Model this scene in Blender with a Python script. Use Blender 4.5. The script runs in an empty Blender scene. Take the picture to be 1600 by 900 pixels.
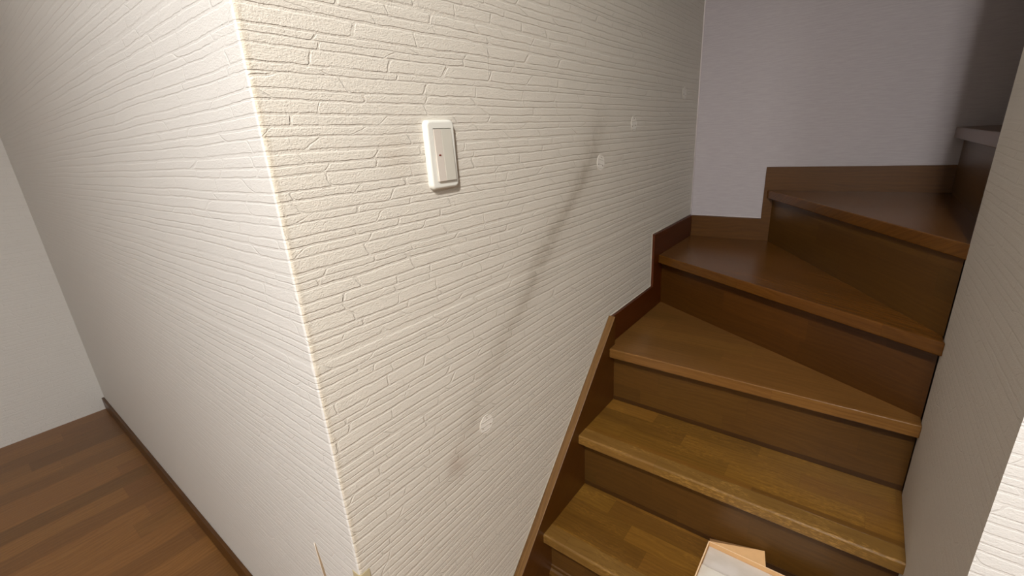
import bpy, bmesh, math, random
from mathutils import Matrix, Vector
random.seed(7)
C = bpy.context.scene
COL = C.collection

# ------------------------------------------------------------------ camera
cam_d = bpy.data.cameras.new('camera'); cam = bpy.data.objects.new('camera', cam_d); COL.objects.link(cam)
cam_d.sensor_fit = 'HORIZONTAL'; cam_d.sensor_width = 36.0
cam_d.lens = 694.756 / 1600 * 36.0
cam_d.clip_start = 0.01
R_ = Vector((0.60968084, -0.79047849, -0.05859207))
U_ = Vector((0.28405172, 0.14887647, 0.94718025))
B_ = Vector((-0.74000263, -0.59412083, 0.31530390))
cam.matrix_world = Matrix(((R_.x, U_.x, B_.x, -0.278337), (R_.y, U_.y, B_.y, -0.615474), (R_.z, U_.z, B_.z, 0.0), (0, 0, 0, 1)))
C.camera = cam

# ------------------------------------------------------------------ light and exposure
w = bpy.data.worlds.new('world'); C.world = w; w.use_nodes = True
w.node_tree.nodes['Background'].inputs[0].default_value = (0.8, 0.85, 1.0, 1)
w.node_tree.nodes['Background'].inputs[1].default_value = 0.05

def area_light(name, loc, aim, size, power, col):
    d = bpy.data.lights.new(name, 'AREA'); d.shape = 'DISK'; d.size = size; d.energy = power; d.color = col
    o = bpy.data.objects.new(name, d); COL.objects.link(o); o.location = loc
    o.rotation_euler = (Vector(aim) - Vector(loc)).to_track_quat('-Z', 'Y').to_euler()
    return o
pd = bpy.data.lights.new('room_fill_light', 'POINT'); pd.shadow_soft_size = 0.22; pd.energy = 98.0; pd.color = (1.0, 0.99, 0.97)  # added fill light behind the camera, evens brightness along the walls
po = bpy.data.objects.new('room_fill_light', pd); COL.objects.link(po); po.location = (-3.0, -1.9, 0.86)
area_light('hall_ceiling_light', (-0.87, -0.80, 1.08), (-0.60, -0.70, -1.3), 0.11, 66.0, (1.0, 0.98, 0.95))
area_light('upstairs_fill_light', (1.45, -1.5, 2.9), (1.45, -1.5, 0), 0.4, 1.2, (0.86, 0.88, 1.0))  # added weak cool fill over the stairwell, not a known lamp

C.view_settings.view_transform = 'Standard'
C.view_settings.look = 'None'
C.view_settings.gamma = 1.0
C.view_settings.use_curve_mapping = False
C.view_settings.exposure = -0.23
try:
    C.cycles.use_denoising = True
    C.cycles.denoising_prefilter = 'ACCURATE'
    C.cycles.max_bounces = 8
    C.cycles.diffuse_bounces = 5
    C.cycles.sample_clamp_indirect = 4.0
except Exception:
    pass

# ------------------------------------------------------------------ node helpers
class NT:
    def __init__(s, name, rough=0.5, spec=0.5):
        s.m = bpy.data.materials.new(name); s.m.use_nodes = True
        s.t = s.m.node_tree; s.b = s.t.nodes['Principled BSDF']
        s.b.inputs['Roughness'].default_value = rough
        s.b.inputs['Specular IOR Level'].default_value = spec
        s.tc = None
    def n(s, typ): return s.t.nodes.new(typ)
    def put(s, sock, v):
        if isinstance(v, bpy.types.NodeSocket): s.t.links.new(v, sock)
        else: sock.default_value = v
    def M(s, op, a, b=0.0, c=0.0):
        q = s.n('ShaderNodeMath'); q.operation = op
        s.put(q.inputs[0], a); s.put(q.inputs[1], b); s.put(q.inputs[2], c)
        return q.outputs[0]
    def xyz(s):
        if s.tc is None:
            t = s.n('ShaderNodeTexCoord'); p = s.n('ShaderNodeSeparateXYZ')
            s.t.links.new(t.outputs['Object'], p.inputs[0]); s.tc = (p.outputs[0], p.outputs[1], p.outputs[2])
        return s.tc
    def vec(s, x, y, z=0.0):
        q = s.n('ShaderNodeCombineXYZ'); s.put(q.inputs[0], x); s.put(q.inputs[1], y); s.put(q.inputs[2], z)
        return q.outputs[0]
    def noise(s, x, y, z=0.0, scale=1.0, detail=2.0, rough=0.5):
        q = s.n('ShaderNodeTexNoise'); s.t.links.new(s.vec(x, y, z), q.inputs['Vector'])
        q.inputs['Scale'].default_value = scale; q.inputs['Detail'].default_value = detail
        q.inputs['Roughness'].default_value = rough
        return q.outputs[0]
    def white(s, x, y=0.0, z=0.0):
        q = s.n('ShaderNodeTexWhiteNoise'); q.noise_dimensions = '3D'
        s.t.links.new(s.vec(x, y, z), q.inputs['Vector']); return q.outputs['Value']
    def step(s, v, a, b, lo=0.0, hi=1.0):
        q = s.n('ShaderNodeMapRange'); q.interpolation_type = 'SMOOTHSTEP'
        s.put(q.inputs[0], v); s.put(q.inputs[1], a); s.put(q.inputs[2], b); s.put(q.inputs[3], lo); s.put(q.inputs[4], hi)
        return q.outputs[0]
    def mix(s, f, a, b):
        q = s.n('ShaderNodeMix'); q.data_type = 'RGBA'
        s.put(q.inputs[0], f)
        for i, v in ((6, a), (7, b)):
            if isinstance(v, tuple) and len(v) == 3: v = (*v, 1.0)
            s.put(q.inputs[i], v)
        return q.outputs[2]
    def bump(s, h, dist=1.0, strength=1.0):
        q = s.n('ShaderNodeBump'); q.inputs['Strength'].default_value = strength; q.inputs['Distance'].default_value = dist
        s.put(q.inputs['Height'], h); s.t.links.new(q.outputs[0], s.b.inputs['Normal'])
    def color(s, c):
        if isinstance(c, tuple) and len(c) == 3: c = (*c, 1.0)
        s.put(s.b.inputs['Base Color'], c)

def lin(r, g, b):
    f = lambda v: (v / 255 / 12.92) if v / 255 <= 0.04045 else ((v / 255 + 0.055) / 1.055) ** 2.4
    return (f(r), f(g), f(b))

# the stone-course embossed wallpaper: long flat courses with wavy joints, rough skin
def stone_height(k, u, z, seed):
    M = k.M
    wz = M('ADD', z, M('MULTIPLY', M('SUBTRACT', k.noise(M('MULTIPLY', u, 3.4), M('MULTIPLY', z, 9.0), seed, 1.0, 2.0), 0.5), 0.010))
    wz = M('ADD', wz, M('MULTIPLY', M('SUBTRACT', k.noise(u, z, seed + 3, 30.0, 3.0, 0.6), 0.5), 0.0042))
    wu = M('ADD', u, M('MULTIPLY', M('SUBTRACT', k.noise(u, z, seed + 5, 45.0, 2.0), 0.5), 0.008))
    H = 0.0160
    v = M('ADD', M('DIVIDE', wz, H), 400.0)
    v = M('ADD', v, M('MULTIPLY', k.noise(0.3, M('MULTIPLY', wz, 29.0), seed, 1.0, 1.0), 1.9))
    r = M('FLOOR', v); fv = M('FRACT', v)
    rr = k.white(r, seed, 1.0); r2 = k.white(r, seed, 7.0)
    L = M('ADD', 0.085, M('MULTIPLY', r2, 0.080))
    uu = M('ADD', M('DIVIDE', wu, L), M('MULTIPLY', rr, 37.0))
    uu = M('ADD', uu, M('MULTIPLY', k.noise(M('MULTIPLY', wu, 8.0), M('MULTIPLY', r, 5.37), seed, 1.0, 1.0), 1.1))
    tilt = M('MULTIPLY', M('SUBTRACT', k.noise(M('MULTIPLY', uu, 0.7), M('MULTIPLY', r, 3.71), seed, 1.0, 0.0), 0.5), 1.0)
    uu = M('ADD', uu, M('MULTIPLY', M('SUBTRACT', fv, 0.5), tilt))
    c = M('FLOOR', uu); fu = M('FRACT', uu)
    dv = M('MULTIPLY', M('MINIMUM', fv, M('SUBTRACT', 1.0, fv)), H)
    du = M('MULTIPLY', M('MINIMUM', fu, M('SUBTRACT', 1.0, fu)), L)
    # rounded ends of each stone
    RC = 0.0046
    qa = M('MAXIMUM', M('SUBTRACT', RC, dv), 0.0); qb = M('MAXIMUM', M('SUBTRACT', RC, du), 0.0)
    d = M('SUBTRACT', RC, M('SQRT', M('ADD', M('MULTIPLY', qa, qa), M('MULTIPLY', qb, qb))))
    d = M('ADD', d, M('MULTIPLY', M('SUBTRACT', k.noise(u, z, seed + 6, 240.0, 2.0), 0.5), 0.0009))
    # joints fade in and out along their run
    fade = k.step(k.noise(M('MULTIPLY', u, 9.0), M('MULTIPLY', z, 40.0), seed + 9, 1.0, 2.0), 0.28, 0.50, 0.35, 1.0)
    g = M('MULTIPLY', k.step(d, GROOVE[0], GROOVE[1], 1.0, 0.0), fade)
    face = M('MULTIPLY', k.white(r, c, 11.0), 0.2)
    fine = M('SUBTRACT', k.noise(M('MULTIPLY', u, 0.75), z, seed + 2, 420.0, 2.0, 0.7), 0.5)
    mid = M('SUBTRACT', k.noise(M('MULTIPLY', u, 0.4), z, seed + 4, 230.0, 3.0, 0.65), 0.5)
    lean = M('MULTIPLY', fv, 0.5)
    h = M('ADD', M('ADD', M('MULTIPLY', fine, 1.0), M('MULTIPLY', mid, 0.8)), M('ADD', face, lean))
    h = M('SUBTRACT', h, M('MULTIPLY', g, 0.78))
    return h, g

GROOVE = (0.0011, 0.0025)
PAPER = lin(216, 210, 198)
def main_wall_material():
    k = NT('embossed_wallpaper', 0.62, 0.25)
    x, y, z = k.xyz(); M = k.M
    h, g = stone_height(k, M('SUBTRACT', x, y), z, 2.0)
    # sheet joints
    for sx in (0.456, 1.398):
        d = M('ABSOLUTE', M('SUBTRACT', M('ADD', x, M('MULTIPLY', M('SUBTRACT', k.noise(0.2, z, sx, 9.0), 0.5), 0.004)), sx))
        h = M('ADD', h, M('MULTIPLY', k.step(d, 0.0003, 0.0011, 0.7, 0.0), k.step(k.noise(0.7, z, sx, 14.0, 2.0), 0.45, 0.6)))
    k.bump(h, 0.00100, 1.0)
    col = k.mix(M('MULTIPLY', g, 0.03), PAPER, lin(176, 164, 146))
    # soft grime where hands ran along a rail, following a line across the wall
    fc = k.n('ShaderNodeFloatCurve')
    pts = [(-0.72, 0.235), (-0.68, 0.258), (-0.5335, 0.361), (-0.435, 0.453), (-0.374, 0.535), (-0.274, 0.626), (-0.193, 0.721), (-0.113, 0.825), (-0.007, 0.899), (0.068, 0.937), (0.14, 0.99)]
    k.put(fc.inputs['Value'], M('ADD', M('MULTIPLY', z, 1.0), 0.75))
    cv = fc.mapping.curves[0]
    cv.points[0].location = (0.0, 0.21); cv.points[1].location = (1.0, 1.0)
    for a, b in pts: cv.points.new(a + 0.75, b)
    fc.mapping.update()
    wob = M('MULTIPLY', M('SUBTRACT', k.noise(x, z, 4.0, 14.0, 3.0), 0.5), 0.05)
    d = M('ABSOLUTE', M('SUBTRACT', M('ADD', x, wob), fc.outputs[0]))
    band = k.step(d, 0.0, 0.066, 1.0, 0.0)
    wide = k.step(d, 0.02, 0.16, 1.0, 0.0)
    env = k.step(M('ABSOLUTE', M('ADD', z, 0.20)), 0.06, 0.34, 1.0, 0.36)
    blot = k.step(k.noise(x, z, 8.0, 26.0, 3.0, 0.65), 0.32, 0.66, 0.35, 1.0)
    lim = M('MULTIPLY', k.step(z, -0.02, 0.13, 1.0, 0.0), k.step(z, -0.75, -0.66, 0.0, 1.0))
    st = M('MULTIPLY', M('MULTIPLY', M('ADD', M('MULTIPLY', M('MULTIPLY', band, blot), 0.37), M('MULTIPLY', wide, 0.12)), env), lim)
    col = k.mix(st, col, lin(134, 120, 98))
    # worn pinkish smudge low down and a faint one beside the switch
    for cx, cz, rx, rz, a, cc in ((0.265, -0.66, 0.045, 0.055, 0.34, lin(170, 145, 128)), (0.205, -0.01, 0.05, 0.05, 0.22, lin(170, 150, 125)), (0.335, -0.60, 0.05, 0.05, 0.10, lin(160, 140, 120))):
        e = M('SQRT', M('ADD', M('POWER', M('DIVIDE', M('SUBTRACT', x, cx), rx), 2.0), M('POWER', M('DIVIDE', M('SUBTRACT', z, cz), rz), 2.0)))
        col = k.mix(M('MULTIPLY', k.step(e, 0.2, 1.1, a, 0.0), blot), col, cc)
    # yellowed paper along the outer corner
    col = k.mix(M('MULTIPLY', k.step(M('ABSOLUTE', x), 0.003, 0.014, 0.6, 0.0), k.noise(x, z, 1.0, 60.0, 2.0)), col, lin(178, 160, 126))
    k.color(col)
    return k.m

def side_wall_material(name='embossed_wallpaper_side', along='y', seed=2.0):
    k = NT(name, 0.62, 0.25)
    x, y, z = k.xyz(); M = k.M
    h, g = stone_height(k, M('SUBTRACT', x, y), z, seed)
    k.bump(h, 0.00055, 1.0)
    k.color(k.mix(M('MULTIPLY', g, 0.02), lin(214, 212, 208), lin(176, 164, 150)))
    return k.m

def woven_wallpaper():
    k = NT('woven_wallpaper', 0.7, 0.2)
    x, y, z = k.xyz(); M = k.M
    a = M('ADD', x, y)
    t1 = k.noise(M('MULTIPLY', a, 18.0), M('MULTIPLY', z, 260.0), 1.0, 1.0, 3.0, 0.7)
    t2 = k.noise(M('MULTIPLY', a, 300.0), M('MULTIPLY', z, 40.0), 2.0, 1.0, 2.0)
    h = M('ADD', t1, M('MULTIPLY', t2, 0.5))
    k.bump(h, 0.0003, 1.0)
    k.color(k.mix(k.step(t1, 0.3, 0.7), lin(165, 158, 160), lin(173, 166, 168)))
    return k.m

def wood(name, base, dark, light, gx, strip, length, rough=0.34, grain=1.0, contrast=1.0, off=0.0, spec=0.4, fleck=0.0):
    """laminated strips: gx = 'x','y' (grain axis), second axis picked by strip = (axis, width)"""
    k = NT(name, rough, spec)
    X = dict(zip('xyz', k.xyz())); M = k.M
    u = X[gx] if isinstance(gx, str) else gx(k, X)
    v = X[strip[0]] if isinstance(strip[0], str) else strip[0](k, X)
    vv = M('ADD', M('DIVIDE', v, strip[1]), 50.0 + off)
    s = M('FLOOR', vv)
    ul = M('ADD', M('DIVIDE', u, length), M('MULTIPLY', k.white(s, off, 2.0), 9.0))
    b = M('FLOOR', ul)
    rnd = k.white(s, b, 5.0 + off)
    ox = M('MULTIPLY', rnd, 31.0)
    warp = M('MULTIPLY', M('SUBTRACT', k.noise(M('MULTIPLY', u, 4.0), M('MULTIPLY', v, 14.0), ox, 1.0, 2.0), 0.5), 0.05)
    vw = M('ADD', v, warp)
    g1 = k.noise(M('MULTIPLY', u, 5.0), M('MULTIPLY', vw, 190.0), ox, 1.0, 4.0, 0.65)
    g2 = k.noise(M('MULTIPLY', u, 40.0), M('MULTIPLY', v, 900.0), ox, 1.0, 2.0, 0.6)
    rings = M('SINE', M('MULTIPLY', M('ADD', vw, M('MULTIPLY', k.noise(M('MULTIPLY', u, 2.2), M('MULTIPLY', v, 9.0), ox, 1.0, 1.0), 0.11)), 420.0))
    f = M('ADD', M('MULTIPLY', g1, 0.5), M('MULTIPLY', g2, 0.35 * grain))
    f = M('ADD', f, M('MULTIPLY', rings, 0.045 * grain))
    f = k.step(f, 0.22, 0.66)
    col = k.mix(f, dark, light)
    col = k.mix(0.45, col, base)
    if fleck:
        fl = k.noise(M('MULTIPLY', u, 70.0), M('MULTIPLY', vw, 420.0), M('ADD', ox, M('MULTIPLY', k.noise(M('MULTIPLY', u, 9.0), M('MULTIPLY', v, 30.0), 3.0, 1.0, 1.0), 3.0)), 1.0, 3.0, 0.6)
        zone = k.step(k.noise(M('MULTIPLY', u, 7.0), M('MULTIPLY', v, 20.0), off, 1.0, 1.0), 0.42, 0.62)
        col = k.mix(M('MULTIPLY', M('MULTIPLY', k.step(fl, 0.50, 0.62), zone), fleck), col, tuple(min(1, c * 1.9) for c in light))
    red = k.white(s, b, 17.0 + off)
    col = k.mix(M('MULTIPLY', red, 0.35 * contrast), col, (base[0] * 1.05, base[1] * 0.86, base[2] * 1.15))
    bright = M('ADD', 1.0 - 0.20 * contrast, M('MULTIPLY', rnd, 0.40 * contrast))
    vm = k.n('ShaderNodeVectorMath'); vm.operation = 'SCALE'
    k.t.links.new(col, vm.inputs[0]); k.t.links.new(bright, vm.inputs['Scale'])
    # thin dark glue lines between strips and at butt joints
    fv = M('FRACT', vv); fu = M('FRACT', ul)
    e = M('MINIMUM', M('MULTIPLY', M('MINIMUM', fv, M('SUBTRACT', 1.0, fv)), strip[1]), M('MULTIPLY', M('MINIMUM', fu, M('SUBTRACT', 1.0, fu)), length))
    line = k.step(e, 0.0002, 0.0012, 0.30, 0.0)
    out = k.mix(line, vm.outputs[0], dark)
    k.t.links.new(out, k.b.inputs['Base Color'])
    k.bump(M('ADD', M('MULTIPLY', g2, 0.5), M('MULTIPLY', g1, 0.5)), 0.00025, 1.0)
    return k.m

def plain(name, col, rough=0.5, spec=0.5, nscale=60.0, amt=0.08, bumpd=0.0):
    k = NT(name, rough, spec)
    x, y, z = k.xyz()
    n1 = k.noise(x, y, z, nscale, 3.0)
    k.color(k.mix(n1, tuple(c * (1 - amt) for c in col), tuple(min(1, c * (1 + amt)) for c in col)))
    if bumpd: k.bump(n1, bumpd)
    return k.m

mat_main = main_wall_material()
mat_side = side_wall_material()
mat_hall = side_wall_material('embossed_wallpaper_hall', 'x', 5.0)
mat_weave = woven_wallpaper()
mat_ceil = plain('ceiling_paper', lin(226, 222, 214), 0.8, 0.2, 200.0, 0.04, 0.0004)
WB, WD, WL = lin(105, 73, 24), lin(79, 51, 13), lin(129, 93, 36)
xz = lambda k, X: k.M('ADD', X['x'], X['z'])
mat_tread = wood('tread_wood', WB, WD, WL, 'y', (xz, 0.0615), 0.30, 0.30, contrast=1.3, off=0.3, fleck=0.25)
ang = math.radians(30)
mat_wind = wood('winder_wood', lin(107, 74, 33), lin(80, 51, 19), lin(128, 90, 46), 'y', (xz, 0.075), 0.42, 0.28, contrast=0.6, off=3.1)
rot_u = lambda k, X: k.M('ADD', k.M('MULTIPLY', X['x'], 0.505), k.M('MULTIPLY', X['y'], 0.863))
rot_v = lambda k, X: k.M('ADD', X['z'], k.M('SUBTRACT', k.M('MULTIPLY', X['x'], 0.863), k.M('MULTIPLY', X['y'], 0.505)))
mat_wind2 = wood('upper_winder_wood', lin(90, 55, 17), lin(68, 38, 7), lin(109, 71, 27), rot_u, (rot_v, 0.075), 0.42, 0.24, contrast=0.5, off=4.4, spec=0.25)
mat_riser_shaded = wood('shaded_riser_wood', lin(72, 42, 9), lin(55, 29, 4), lin(85, 51, 14), 'y', ('z', 0.072), 0.26, 0.36, contrast=0.5, off=2.4)  # riser wood darkened: the slanted riser's shade is put into its colour
mat_nose = wood('nosing_wood', lin(102, 70, 26), lin(78, 49, 14), lin(126, 95, 46), 'y', (xz, 0.5), 0.55, 0.33, grain=2.2, contrast=0.4, off=1.7, fleck=0.6)
mat_riser = wood('riser_wood', lin(78, 52, 16), lin(60, 37, 8), lin(93, 63, 23), 'y', ('z', 0.072), 0.26, 0.36, contrast=0.8, off=5.4)
mat_kick = wood('kick_strip_wood', lin(58, 34, 7), lin(45, 25, 4), lin(70, 43, 11), 'y', ('z', 0.5), 3.0, 0.4, contrast=0.2)
mat_skirt = wood('skirting_wood', lin(74, 30, 3), lin(57, 21, 2), lin(89, 40, 5), 'x', ('z', 0.4), 3.0, 0.34, contrast=0.1)
mat_backskirt = wood('back_skirting_wood', lin(80, 49, 14), lin(64, 36, 7), lin(94, 61, 22), 'y', ('z', 0.4), 3.0, 0.36, contrast=0.1)
diag_u = lambda k, X: k.M('MULTIPLY', k.M('ADD', X['x'], X['z']), 0.7071)
diag_v = lambda k, X: k.M('ADD', X['y'], k.M('MULTIPLY', k.M('SUBTRACT', X['x'], X['z']), 0.05))
mat_string_face = wood('stringer_face_wood', lin(75, 41, 4), lin(59, 29, 2), lin(89, 51, 8), diag_u, (lambda k, X: k.M('MULTIPLY', k.M('SUBTRACT', X['x'], X['z']), 0.7071), 0.9), 3.0, 0.34, contrast=0.1)
mat_string_cap = wood('stringer_cap_wood', lin(93, 63, 26), lin(70, 43, 14), lin(117, 83, 39), diag_u, (diag_v, 0.9), 3.0, 0.45, grain=1.6, contrast=0.1)
mat_caulk = plain('caulk', lin(160, 150, 136), 0.6, 0.3)
mat_caulk_pale = plain('caulk_pale', lin(222, 214, 214), 0.6, 0.3)
mat_plate = plain('switch_plate_plastic', lin(226, 225, 216), 0.32, 0.5, 40, 0.01)
mat_rocker = plain('switch_rocker_plastic', lin(200, 196, 184), 0.42, 0.4, 40, 0.01)
mat_rocker2 = plain('switch_strip_plastic', lin(208, 199, 188), 0.42, 0.4, 40, 0.01)
mat_red = plain('indicator_red', lin(120, 40, 28), 0.3, 0.5, 40, 0.05)
mat_gap = plain('dark_gap', lin(60, 50, 38), 0.8, 0.1)
mat_patch_rim = plain('patch_rim', lin(226, 219, 207), 0.6, 0.2)
mat_hole = plain('screw_mark', lin(150, 136, 120), 0.8, 0.1)
mat_guard = plain('corner_guard_plastic', lin(186, 174, 140), 0.42, 0.5, 30, 0.08)
mat_tear = plain('bare_board', lin(166, 146, 120), 0.8, 0.1, 220, 0.14, 0.0004)
mat_tear_edge = plain('curled_paper_edge', lin(216, 206, 194), 0.7, 0.2)
mat_card = plain('cardboard', lin(206, 164, 116), 0.75, 0.2, 90, 0.07, 0.0002)
mat_card_edge = plain('cardboard_edge', lin(240, 206, 164), 0.75, 0.2)
mat_frontfloor = wood('floor_wood', lin(120, 82, 40), lin(92, 58, 22), lin(146, 106, 58), 'x', ('y', 0.10), 0.6, 0.3)
def patch_paper():
    k = NT('patch_paper', 0.62, 0.25); x, y, z = k.xyz()
    h = k.M('ADD', k.noise(x, z, 1.0, 320.0, 3.0, 0.65), k.M('MULTIPLY', k.step(k.M('ABSOLUTE', k.M('SUBTRACT', k.M('FRACT', k.M('DIVIDE', k.M('ADD', z, k.M('ADD', k.M('MULTIPLY', x, 0.12), k.M('MULTIPLY', k.noise(x, z, 3.0, 60.0, 2.0), 0.008))), 0.0125)), 0.5)), 0.36, 0.5, 0.0, 1.0), 1.6))
    k.bump(h, 0.00055); k.color(lin(228, 223, 213)); return k.m
mat_patch = patch_paper()
def white_pack(name, c1, c2):
    k = NT(name, 0.5, 0.4); x, y, z = k.xyz()
    n1 = k.noise(x, k.M('MULTIPLY', y, 0.6), z, 16.0, 3.0)
    k.color(k.mix(k.step(n1, 0.4, 0.6), c1, c2)); k.bump(n1, 0.003); return k.m
mat_pack1 = white_pack('white_packaging', lin(204, 194, 182), lin(216, 208, 200))
mat_pack2 = white_pack('cream_packaging', lin(213, 204, 190), lin(224, 218, 207))

# ------------------------------------------------------------------ mesh helpers
def link(name, bm, mats, parent=None, smooth=False, bevel=0.0, bseg=2):
    me = bpy.data.meshes.new(name)
    bmesh.ops.recalc_face_normals(bm, faces=bm.faces[:])
    bm.to_mesh(me); bm.free()
    for m_ in (mats if isinstance(mats, (list, tuple)) else [mats]): me.materials.append(m_)
    o = bpy.data.objects.new(name, me); COL.objects.link(o)
    if smooth:
        for p in me.polygons: p.use_smooth = True
    if bevel:
        b = o.modifiers.new('bevel', 'BEVEL'); b.width = bevel; b.segments = bseg; b.limit_method = 'ANGLE'; b.angle_limit = math.radians(35)
    if parent:
        o.parent = parent; o.matrix_parent_inverse = parent.matrix_world.inverted()
    return o
def box(bm, x0, x1, y0, y1, z0, z1, mi=0):
    vs = [bm.verts.new((x, y, z)) for x in (x0, x1) for y in (y0, y1) for z in (z0, z1)]
    for f in ((0, 1, 3, 2), (4, 6, 7, 5), (0, 4, 5, 1), (2, 3, 7, 6), (0, 2, 6, 4), (1, 5, 7, 3)):
        bm.faces.new([vs[i] for i in f]).material_index = mi
def prism_z(bm, poly, z0, z1, mi=0):
    a = [bm.verts.new((x, y, z0)) for x, y in poly]; b = [bm.verts.new((x, y, z1)) for x, y in poly]
    bm.faces.new(a[::-1]).material_index = mi; bm.faces.new(b).material_index = mi
    for i in range(len(poly)):
        j = (i + 1) % len(poly); bm.faces.new([a[i], a[j], b[j], b[i]]).material_index = mi
def prism_y(bm, poly, y0, y1, mi=0, cap_mi=None):
    """poly of (x, z); cap_mi = material for faces whose normal points up"""
    a = [bm.verts.new((x, y0, z)) for x, z in poly]; b = [bm.verts.new((x, y1, z)) for x, z in poly]
    bm.faces.new(a).material_index = mi; bm.faces.new(b[::-1]).material_index = mi
    for i in range(len(poly)):
        j = (i + 1) % len(poly); f = bm.faces.new([a[i], b[i], b[j], a[j]])
        f.material_index = mi if cap_mi is None else cap_mi
def tube(bm, pts, r, seg=10, mi=0):
    rings = []
    for i, p in enumerate(pts):
        p = Vector(p); d = (Vector(pts[min(i + 1, len(pts) - 1)]) - Vector(pts[max(i - 1, 0)])).normalized()
        a = d.orthogonal().normalized(); b = d.cross(a)
        rings.append([bm.verts.new(p + (a * math.cos(t) + b * math.sin(t)) * r) for t in [2 * math.pi * q / seg for q in range(seg)]])
    for A, Bq in zip(rings, rings[1:]):
        for q in range(seg): bm.faces.new([A[q], A[(q + 1) % seg], Bq[(q + 1) % seg], Bq[q]]).material_index = mi
    bm.faces.new(rings[0][::-1]); bm.faces.new(rings[-1])
def struct(o): o['kind'] = 'structure'; return o
def empty(name, loc, label, cat, group=None):
    o = bpy.data.objects.new(name, None); COL.objects.link(o); o.location = loc; o.empty_display_size = 0.05
    bpy.context.view_layer.update()
    return tag(o, label, cat, group)
def tag(o, label, cat, group=None):
    o['label'] = label; o['category'] = cat
    if group: o['group'] = group
    return o

# ------------------------------------------------------------------ room shell
FL = -1.307; TOP = 3.3; CEIL = 1.12
XF = 1.828        # far wall
YR = -0.80        # right stair wall
# main wall and side wall share one rounded outside corner (the paper wraps round it)
r = 0.006
bm = bmesh.new()
poly = [(XF + 0.12, 0.0), (r, 0.0)]
poly += [(r - r * math.sin(t), r - r * math.cos(t)) for t in [math.pi / 2 * q / 8 for q in range(1, 5)]]
poly += [(0.10, 0.10), (0.10, 0.12), (XF + 0.12, 0.12)]
prism_z(bm, poly, FL, TOP)
struct(link('wall_main', bm, mat_main))
bm = bmesh.new()
h = math.pi / 4
poly = [(r - r * math.sin(t), r - r * math.cos(t)) for t in [math.pi / 2 * q / 8 for q in range(4, 9)]]
poly += [(0.0, 2.6), (0.12, 2.6), (0.12, 0.12), (0.10, 0.12), (0.10, 0.10)]
prism_z(bm, poly, FL, CEIL + 0.1)
struct(link('wall_side', bm, mat_side))
bm = bmesh.new(); box(bm, XF, XF + 0.12, -2.6, 0.0, FL, TOP); struct(link('wall_far', bm, mat_weave))
bm = bmesh.new(); box(bm, 0.42, 0.975, YR - 0.11, YR, FL, TOP); struct(link('wall_right', bm, mat_hall))
bm = bmesh.new(); box(bm, 0.865, 0.975, -3.0, YR - 0.11, FL, TOP); struct(link('wall_inner', bm, mat_weave))
bm = bmesh.new(); box(bm, 0.975, XF + 0.12, -2.72, -2.6, FL, TOP); struct(link('wall_upstairs', bm, mat_weave))
bm = bmesh.new(); box(bm, -4.2, 0.12, 2.6, 2.72, FL, CEIL + 0.1); struct(link('wall_back', bm, mat_side))
bm = bmesh.new(); box(bm, -4.32, -4.2, -3.0, 2.72, FL, CEIL + 0.1); struct(link('wall_behind', bm, mat_side))
bm = bmesh.new(); box(bm, -4.32, 0.865, -3.12, -3.0, FL, CEIL + 0.1); struct(link('wall_hall', bm, mat_hall))
bm = bmesh.new(); box(bm, -4.32, XF + 0.12, -3.12, 2.72, FL - 0.1, FL); struct(link('floor', bm, mat_frontfloor))
bm = bmesh.new()
prism_z(bm, [(-4.32, -3.12), (0.40, -3.12), (0.40, 0.0), (0.0, 0.0), (0.0, 2.72), (-4.32, 2.72)], CEIL, CEIL + 0.1)
box(bm, 0.40, 0.865, -3.12, YR - 0.11, CEIL, CEIL + 0.1)
box(bm, 0.30, 0.40, YR, 0.0, CEIL, TOP)
struct(link('ceiling', bm, mat_ceil))
bm = bmesh.new(); box(bm, 0.30, XF + 0.12, -2.72, 0.12, TOP, TOP + 0.1); struct(link('ceiling', bm, mat_ceil))
# hall baseboards
bm = bmesh.new(); box(bm, -0.012, 0.0, 0.03, 2.6, FL, FL + 0.07); struct(link('baseboard_side', bm, mat_backskirt, bevel=0.002))
bm = bmesh.new(); box(bm, 0.42, 0.53, YR, YR + 0.012, FL, FL + 0.07); struct(link('baseboard_right', bm, mat_backskirt, bevel=0.002))
bm = bmesh.new(); box(bm, -1.27, -1.15, -3.0, 2.6, 0.70, CEIL); struct(link('wall_light_blocker', bm, mat_hall))  # added unseen beam that dims the upper right of the stair walls
# caulk beads
bm = bmesh.new()
ys = 0.0
tube(bm, [(XF, -0.0005, -0.37), (XF, -0.0005, TOP - 0.01)], 0.0035)
struct(link('trim_1', bm, mat_caulk_pale, smooth=True))
bm = bmesh.new()
tube(bm, [(0.9965, -0.001, -0.5805), (1.3605, -0.001, -0.5805), (1.3605, -0.001, -0.3715), (XF - 0.003, -0.001, -0.3715)], 0.0018)
struct(link('trim_2', bm, mat_caulk, smooth=True))
bm = bmesh.new()
tube(bm, [(0.262, -0.001, -1.300), (0.9935, -0.001, -0.5750)], 0.0014)
struct(link('trim_3', bm, mat_caulk, smooth=True))
bm = bmesh.new()
tube(bm, [(XF - 0.0005, -0.01, -0.3715), (XF - 0.0005, -2.0, -0.3715)], 0.0022)
struct(link('trim_4', bm, mat_caulk_pale, smooth=True))

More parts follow.
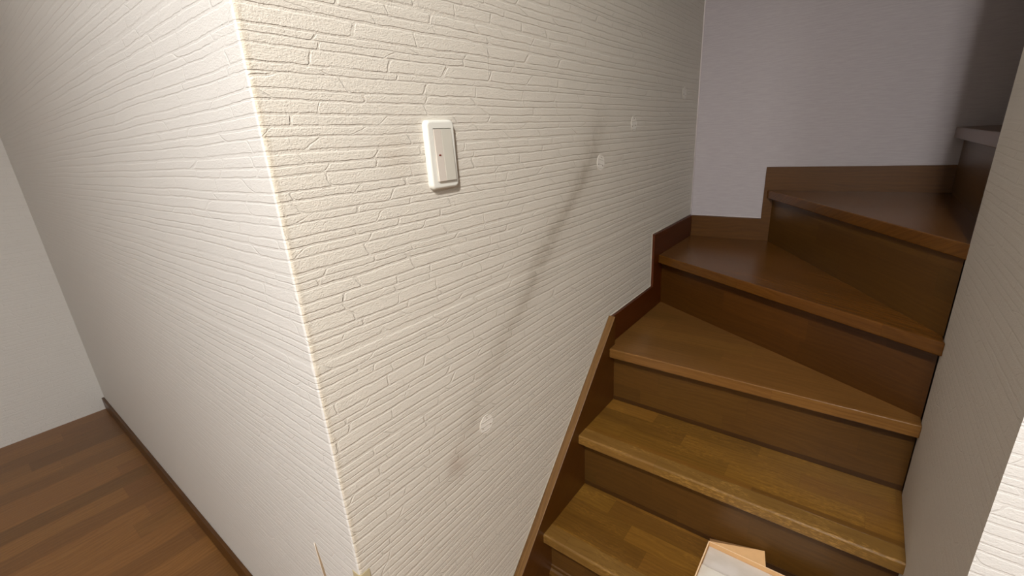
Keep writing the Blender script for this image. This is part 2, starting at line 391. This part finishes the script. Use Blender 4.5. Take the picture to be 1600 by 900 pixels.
# ------------------------------------------------------------------ staircase
T1, T2, T3, T4, T5, T6 = -1.0965, -0.8860, -0.6745, -0.4640, -0.2540, -0.0440
TH = 0.033
G = 0.024; GS = 0.010
stair = empty('staircase', (0.53, YR / 2, FL), 'brown wooden winding staircase climbing beside the embossed cream wall', 'staircase')
def tread(poly, z, mat, name='tread', bevel=0.003, **k):
    bm = bmesh.new(); prism_z(bm, poly, z - TH, z)
    return link(name, bm, mat, stair, bevel=bevel, bseg=3)
NW = 0.046
def straight(xn, xr, z):
    t = tread([(xn + NW, -G), (xn + NW, YR), (xr, YR), (xr, -G)], z, mat_tread, bevel=0.0004)
    bm = bmesh.new()
    # nosing: front strip with an eased upper edge
    prof = [(xn + 0.004, z - TH), (xn, z - TH + 0.004), (xn, z - 0.006)]
    prof += [(xn + 0.006 - 0.006 * math.cos(a), z - 0.006 + 0.006 * math.sin(a)) for a in (0.4, 0.8, 1.2)] + [(xn + 0.006, z), (xn + NW, z), (xn + NW, z - TH)]
    prism_y(bm, prof, YR, -G)
    n = link('nosing', bm, mat_nose, t); n['label'] = 'lighter coarse-grained front strip'
    return t
OV = 0.038
X1, X2, X3 = 0.533, 0.744, 0.953
straight(X1, X2 + OV + 0.015, T1)
straight(X2, X3 + OV + 0.015, T2)
tn = math.tan(math.radians(30.3))
def l30(x0, y): return x0 + (y + GS) * tn            # x along the slanted nosing line
N4 = 1.4125
R4 = 1.456
# first winder: wide at the wall, narrow at the inner end, notched round the thicker stringer end
tread([(X3, -G), (X3, YR), (l30(R4, YR) + 0.015, YR), (l30(R4, -GS) + 0.015, -GS), (0.9955, -GS), (0.9955, -G)], T3, mat_wind)
XB = 1.815
k60 = math.tan(math.radians(60))
px, py = l30(N4, YR), YR
def l60(x, o=0.0): return py + (x - px - o) / k60     # y on the 60 degree nosing line
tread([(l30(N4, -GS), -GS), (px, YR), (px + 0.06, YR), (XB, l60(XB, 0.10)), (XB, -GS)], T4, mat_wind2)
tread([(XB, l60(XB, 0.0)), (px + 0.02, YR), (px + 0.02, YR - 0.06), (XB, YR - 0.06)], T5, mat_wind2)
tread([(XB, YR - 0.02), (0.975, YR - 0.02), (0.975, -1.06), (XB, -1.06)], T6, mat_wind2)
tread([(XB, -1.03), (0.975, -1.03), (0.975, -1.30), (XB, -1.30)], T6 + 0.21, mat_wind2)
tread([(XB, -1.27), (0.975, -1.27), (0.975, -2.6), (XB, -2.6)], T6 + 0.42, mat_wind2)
def riser(poly, z0, z1, mat=None):
    bm = bmesh.new(); prism_z(bm, poly, z0, z1); return link('riser', bm, mat or mat_riser, stair)
def rx(x, z0, z1): return riser([(x, -G), (x, YR), (x + 0.014, YR), (x + 0.014, -G)], z0, z1)
r1 = rx(X1 + OV, FL, T1 - TH - 0.004); r2 = rx(X2 + OV, T1, T2 - TH - 0.0045); r3 = rx(X3 + OV, T2, T3 - TH - 0.0045)
for rr_, x, z in ((r2, X2 + OV, T1), (r3, X3 + OV, T2)):
    bm = bmesh.new(); box(bm, x - 0.0015, x, YR, -G, z, z + 0.0145)
    kk = link('kick_strip', bm, mat_kick, rr_); kk['label'] = 'dark narrow strip along the foot'
bm = bmesh.new(); prism_y(bm, [(X1 + OV, FL), (X1 + OV - 0.016, FL), (X1 + OV - 0.016, -1.272), (X1 + OV - 0.011, -1.262), (X1 + OV - 0.004, -1.2585), (X1 + OV - 0.004, -1.248), (X1 + OV, -1.246)], YR, -G)
link('foot_moulding', bm, mat_riser, r1)
riser([(l30(R4, -GS), -GS), (l30(R4, YR), YR), (l30(R4, YR) + 0.016, YR), (l30(R4, -GS) + 0.016, -GS)], T3, T4 - TH - 0.007, mat_riser_shaded)
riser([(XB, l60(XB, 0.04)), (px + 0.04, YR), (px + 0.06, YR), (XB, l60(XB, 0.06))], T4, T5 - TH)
for y, z in ((YR - 0.06, T5), (-1.06, T6), (-1.30, T6 + 0.21)):
    riser([(XB, y), (0.975, y), (0.975, y + 0.014), (XB, y + 0.014)], z, z + 0.21 - TH)
# sloping wall stringer; end grain cap lighter
bm = bmesh.new()
sl = lambda x: x - 1.5705
prism_y(bm, [(sl(0) * 0 + (FL + 1.5705), FL), (0.9955, sl(0.9955)), (0.9955, T3 - 0.20), (0.74, FL)], -G, 0.0)
for f in bm.faces:
    f.normal_update()
    if abs(f.normal.x + 0.7071) < 0.05 or abs(f.normal.x - 0.7071) < 0.05 and abs(f.calc_center_median().x - 0.63) < 0.2: f.material_index = 1
link('stringer', bm, [mat_string_face, mat_string_cap], stair, bevel=0.0012)
# stepped skirting above the winders, thinner than the stringer
bm = bmesh.new()
prism_y(bm, [(0.9955, T3 - TH), (0.9955, -0.5825), (1.3630, -0.5825), (1.3630, -0.3735), (XB + 0.013, -0.3735), (XB + 0.013, T4 - TH), (1.47, T4 - TH), (1.47, T3 - TH)], -GS, 0.0)
link('side_skirting', bm, mat_skirt, stair, bevel=0.0012)
bm = bmesh.new()
prism = [(-GS, T4 - TH), (-GS, -0.3735), (l60(XB, -0.02), -0.3735), (l60(XB, -0.02), -0.164), (YR - 0.4, -0.164), (YR - 0.4, T4 - TH)]
a = [bm.verts.new((XB, y, z)) for y, z in prism]; b = [bm.verts.new((XF, y, z)) for y, z in prism]
bm.faces.new(a); bm.faces.new(b[::-1])
for i in range(len(prism)):
    j = (i + 1) % len(prism); bm.faces.new([a[i], b[i], b[j], a[j]])
link('back_skirting', bm, mat_backskirt, stair, bevel=0.0012)

# ------------------------------------------------------------------ wall switch
SX, SZ = 0.3007, -0.0180
sw = empty('light_switch', (SX, 0, SZ), 'white rectangular wall switch with one tall rocker on the embossed wall', 'light switch')
def rrect(w_, h_, rad, n=8):
    p = []
    for cx, cz, a0 in ((w_ / 2 - rad, h_ / 2 - rad, 0), (-w_ / 2 + rad, h_ / 2 - rad, 90), (-w_ / 2 + rad, -h_ / 2 + rad, 180), (w_ / 2 - rad, -h_ / 2 + rad, 270)):
        for q in range(n + 1):
            t = math.radians(a0 + 90 * q / n); p.append((cx + rad * math.cos(t), cz + rad * math.sin(t)))
    return p
bm = bmesh.new()
W_, H_ = 0.0685, 0.1185
prof = [(0.0, 0.0), (0.0, 0.0035), (0.0006, 0.0062), (0.0017, 0.0084), (0.0033, 0.0096), (0.0051, 0.0100)]  # inset, height
rings = []
for ins, d in prof:
    rings.append([bm.verts.new((SX + 0.0035 + x, -d, SZ + z)) for x, z in rrect(W_ - 2 * ins, H_ - 2 * ins, max(0.0095 - ins * 0.75, 0.0015))])
for A, Bq in zip(rings, rings[1:]):
    for q in range(len(A)): bm.faces.new([A[q], A[(q + 1) % len(A)], Bq[(q + 1) % len(A)], Bq[q]])
# window recess
RX0, RX1, RZ0, RZ1 = 0.2846, 0.3290, -0.0640, 0.0272
n = len(rings[-1])
inner = []
for v in rings[-1]:
    x = min(max(v.co.x, RX0), RX1); z = min(max(v.co.z, RZ0), RZ1)
    inner.append((x, z))
hole = [bm.verts.new((RX0 if v.co.x < SX + 0.0035 else RX1, -0.0100, RZ0 if v.co.z < SZ else RZ1)) for v in rings[-1]]
deep = [bm.verts.new((v.co.x, -0.004, v.co.z)) for v in hole]
for A, Bq in ((rings[-1], hole), (hole, deep)):
    for q in range(n): 
        try: bm.faces.new([A[q], A[(q + 1) % n], Bq[(q + 1) % n], Bq[q]])
        except ValueError: pass
bm.faces.new(deep)
bmesh.ops.remove_doubles(bm, verts=bm.verts[:], dist=1e-6)
bmesh.ops.dissolve_degenerate(bm, edges=bm.edges[:], dist=1e-6)
pl = link('cover_plate', bm, mat_plate, sw)
for p in pl.data.polygons: p.use_smooth = abs(p.normal.y) < 0.9999 and p.center.y > -0.01
bm = bmesh.new()
# rocker, tilted: flush at the top, proud at the foot
def slab(bm, x0, x1, z0, z1, dt, db, mi=0):
    v = [bm.verts.new(p) for p in ((x0, -0.003, z0), (x1, -0.003, z0), (x1, -0.003, z1), (x0, -0.003, z1), (x0, -db, z0), (x1, -db, z0), (x1, -dt, z1), (x0, -dt, z1))]
    for f in ((0, 3, 2, 1), (4, 5, 6, 7), (0, 1, 5, 4), (1, 2, 6, 5), (2, 3, 7, 6), (3, 0, 4, 7)): bm.faces.new([v[i] for i in f]).material_index = mi
slab(bm, 0.3030, RX1 - 0.0007, RZ0 + 0.0007, RZ1 - 0.0016, 0.0104, 0.0136)
rk = link('rocker', bm, mat_rocker, sw, bevel=0.0006)
bm = bmesh.new(); slab(bm, RX0 + 0.0007, 0.3032, RZ0 + 0.0007, RZ1 - 0.0016, 0.0104, 0.0134)
ns = link('rocker_strip', bm, mat_rocker2, rk, bevel=0.0006); ns['label'] = 'slightly pinker left strip of the rocker'
bm = bmesh.new(); box(bm, 0.2912, 0.2962, -0.01255, -0.009, -0.0193, -0.0168)
li = link('indicator_lamp', bm, mat_red, rk, bevel=0.0003); li['label'] = 'small dark red indicator'

# ------------------------------------------------------------------ round patches left on the wall
def make_patch():
    bm = bmesh.new(); R = 0.0232; N = 40
    prof = [(R, 0.0, 0), (R - 0.0001, 0.0008, 0), (R - 0.0006, 0.0010, 0), (R - 0.0011, 0.0006, 0), (R - 0.0016, 0.0007, 1)]
    rings = [[bm.verts.new((a * math.cos(2 * math.pi * q / N), -d, a * math.sin(2 * math.pi * q / N))) for q in range(N)] for a, d, _ in prof]
    for (A, Bq, pr) in zip(rings, rings[1:], prof[1:]):
        for q in range(N): bm.faces.new([A[q], A[(q + 1) % N], Bq[(q + 1) % N], Bq[q]]).material_index = pr[2]
    bm.faces.new(rings[-1]).material_index = 1
    return bm
def patch_obj(x, z, rot, label, src=None):
    if src is None:
        o = link('wall_patch', make_patch(), [mat_patch_rim, mat_patch])
        for a in (80, 205, 330):
            bm = bmesh.new(); cx, cz = 0.0150 * math.cos(math.radians(a)), 0.0150 * math.sin(math.radians(a))
            bmesh.ops.create_cone(bm, cap_ends=True, segments=14, radius1=0.0018, radius2=0.0013, depth=0.0005, matrix=Matrix.Translation((cx, -0.0010, cz)) @ Matrix.Rotation(math.pi / 2, 4, 'X'))
            link('screw_mark', bm, mat_hole, o)
    else:
        o = src.copy(); COL.objects.link(o)
        for ch in src.children:
            c = ch.copy(); COL.objects.link(c); c.parent = o; c.matrix_parent_inverse = ch.matrix_parent_inverse.copy()
    o.location = (x, 0, z); o.rotation_euler = (0, math.radians(rot), 0)
    return tag(o, label, 'patch', 'round wallpaper patches where a handrail was fixed')
p0 = patch_obj(0.362, -0.6225, 0, 'round pale patch low on the embossed wall, far below the other three')
patch_obj(0.9328, -0.0769, 10, 'round pale patch on the wall, lowest of the upper three, beside the grime streak', p0)
patch_obj(1.1623, 0.0270, -8, 'round pale patch, middle one of the three climbing the upper wall', p0)
patch_obj(1.6427, 0.1345, 6, 'round pale patch highest on the wall, closest to the far corner', p0)

# ------------------------------------------------------------------ corner guard and torn strip
bm = bmesh.new()
t = 0.0012; w1 = 0.0195
poly = [(w1, 0.0), (w1, -t), (r, -t)] + [(r - (r + t) * math.sin(a), r - (r + t) * math.cos(a)) for a in [math.pi / 2 * q / 8 for q in range(1, 9)]] + [(-t, 0.0222), (0.0, 0.0222)]
poly += [(r - r * math.sin(a), r - r * math.cos(a)) for a in [math.pi / 2 * q / 8 for q in range(8, -1, -1)]]
prism_z(bm, poly, FL, -0.728)
tag(link('corner_guard', bm, mat_guard, bevel=0.0003), 'tan corner guard strip wrapped around the outside wall corner near the floor', 'corner guard')
bm = bmesh.new()
zs = [-0.755 - 0.02 * i for i in range(0, 28)]
L1, L2 = [], []
for i, z in enumerate(zs):
    j = 0.0012 * math.sin(i * 1.7) ; cy = 0.1635 - 0.115 * (-0.755 - z) * (1 if z > -0.95 else 0.9)
    hw = 0.0022 + min(i, 3) * 0.0013
    L1.append((cy - hw + j * 0.5, z)); L2.append((cy + hw + j * 0.3, z))
ring = [(bm.verts.new((-0.0002, a[0], a[1])), bm.verts.new((-0.0002, b[0], b[1])), bm.verts.new((0.0, a[0], a[1])), bm.verts.new((0.0, b[0], b[1]))) for a, b in zip(L1, L2)]
for A, Bq in zip(ring, ring[1:]):
    for i, j in ((0, 1), (1, 3), (3, 2), (2, 0)): bm.faces.new([A[i], A[j], Bq[j], Bq[i]])
bm.faces.new([ring[0][i] for i in (0, 1, 3, 2)]); bm.faces.new([ring[-1][i] for i in (0, 1, 3, 2)])
tear = tag(link('wallpaper_tear', bm, mat_tear), 'narrow brown vertical tear in the wallpaper left of the outside corner', 'tear')
bm = bmesh.new(); tube(bm, [(-0.0008, b[0], b[1]) for b in L2], 0.0008, 6)
link('curled_edge', bm, mat_tear_edge, tear, smooth=True)

# ------------------------------------------------------------------ open carton on the lowest tread
BX0, BX1, BY0, BY1 = 0.555, 0.741, -0.700, -0.4235
BZ, BT = T1, T1 + 0.040
bx_ = empty('cardboard_box', ((BX0 + BX1) / 2, (BY0 + BY1) / 2, BZ), 'shallow open cardboard box standing on the lowest visible tread', 'box')
tk = 0.0028
bm = bmesh.new(); box(bm, BX0, BX1, BY0, BY1, BZ, BZ + tk); link('bottom_panel', bm, mat_card, bx_)
for x0, x1, y0, y1 in ((BX0, BX0 + tk, BY0, BY1), (BX1 - tk, BX1, BY0, BY1), (BX0 + tk, BX1 - tk, BY0, BY0 + tk), (BX0 + tk, BX1 - tk, BY1 - tk, BY1)):
    bm = bmesh.new(); box(bm, x0, x1, y0, y1, BZ + tk, BT)
    for f in bm.faces:
        f.normal_update()
        if abs(f.normal.z) > 0.9: f.material_index = 1
    link('side_panel', bm, [mat_card, mat_card_edge], bx_)
bm = bmesh.new()
pf = [(BX1, BY1 - 0.003, BT), (BX1, -0.56, BT), (0.7785, -0.55, -1.046), (0.7785, -0.4185, -1.086)]
v1 = [bm.verts.new(p) for p in pf]; v2 = [bm.verts.new((p[0], p[1], p[2] - 0.0028)) for p in pf]
bm.faces.new(v1); bm.faces.new(v2[::-1])
for i in range(4): bm.faces.new([v1[i], v2[i], v2[(i + 1) % 4], v1[(i + 1) % 4]]).material_index = 1
link('flap', bm, [mat_card, mat_card_edge], bx_)
XS = 0.668
bm = bmesh.new(); box(bm, XS + 0.0015, BX1 - tk - 0.0005, BY0 + tk + 0.001, BY1 - tk - 0.0003, BZ + tk, BT - 0.0125)
tag(link('packet', bm, mat_pack1, bevel=0.002), 'flat off-white packet in the cardboard box, at the end against the raised rim', 'packet', 'white packets in the cardboard box')
bm = bmesh.new(); box(bm, BX0 + tk + 0.0005, XS, BY0 + tk + 0.001, BY1 - tk - 0.0003, BZ + tk, BT - 0.006)
tag(link('packet', bm, mat_pack2, bevel=0.003), 'flat creamier packet in the cardboard box, nearer the bottom of the picture', 'packet', 'white packets in the cardboard box')
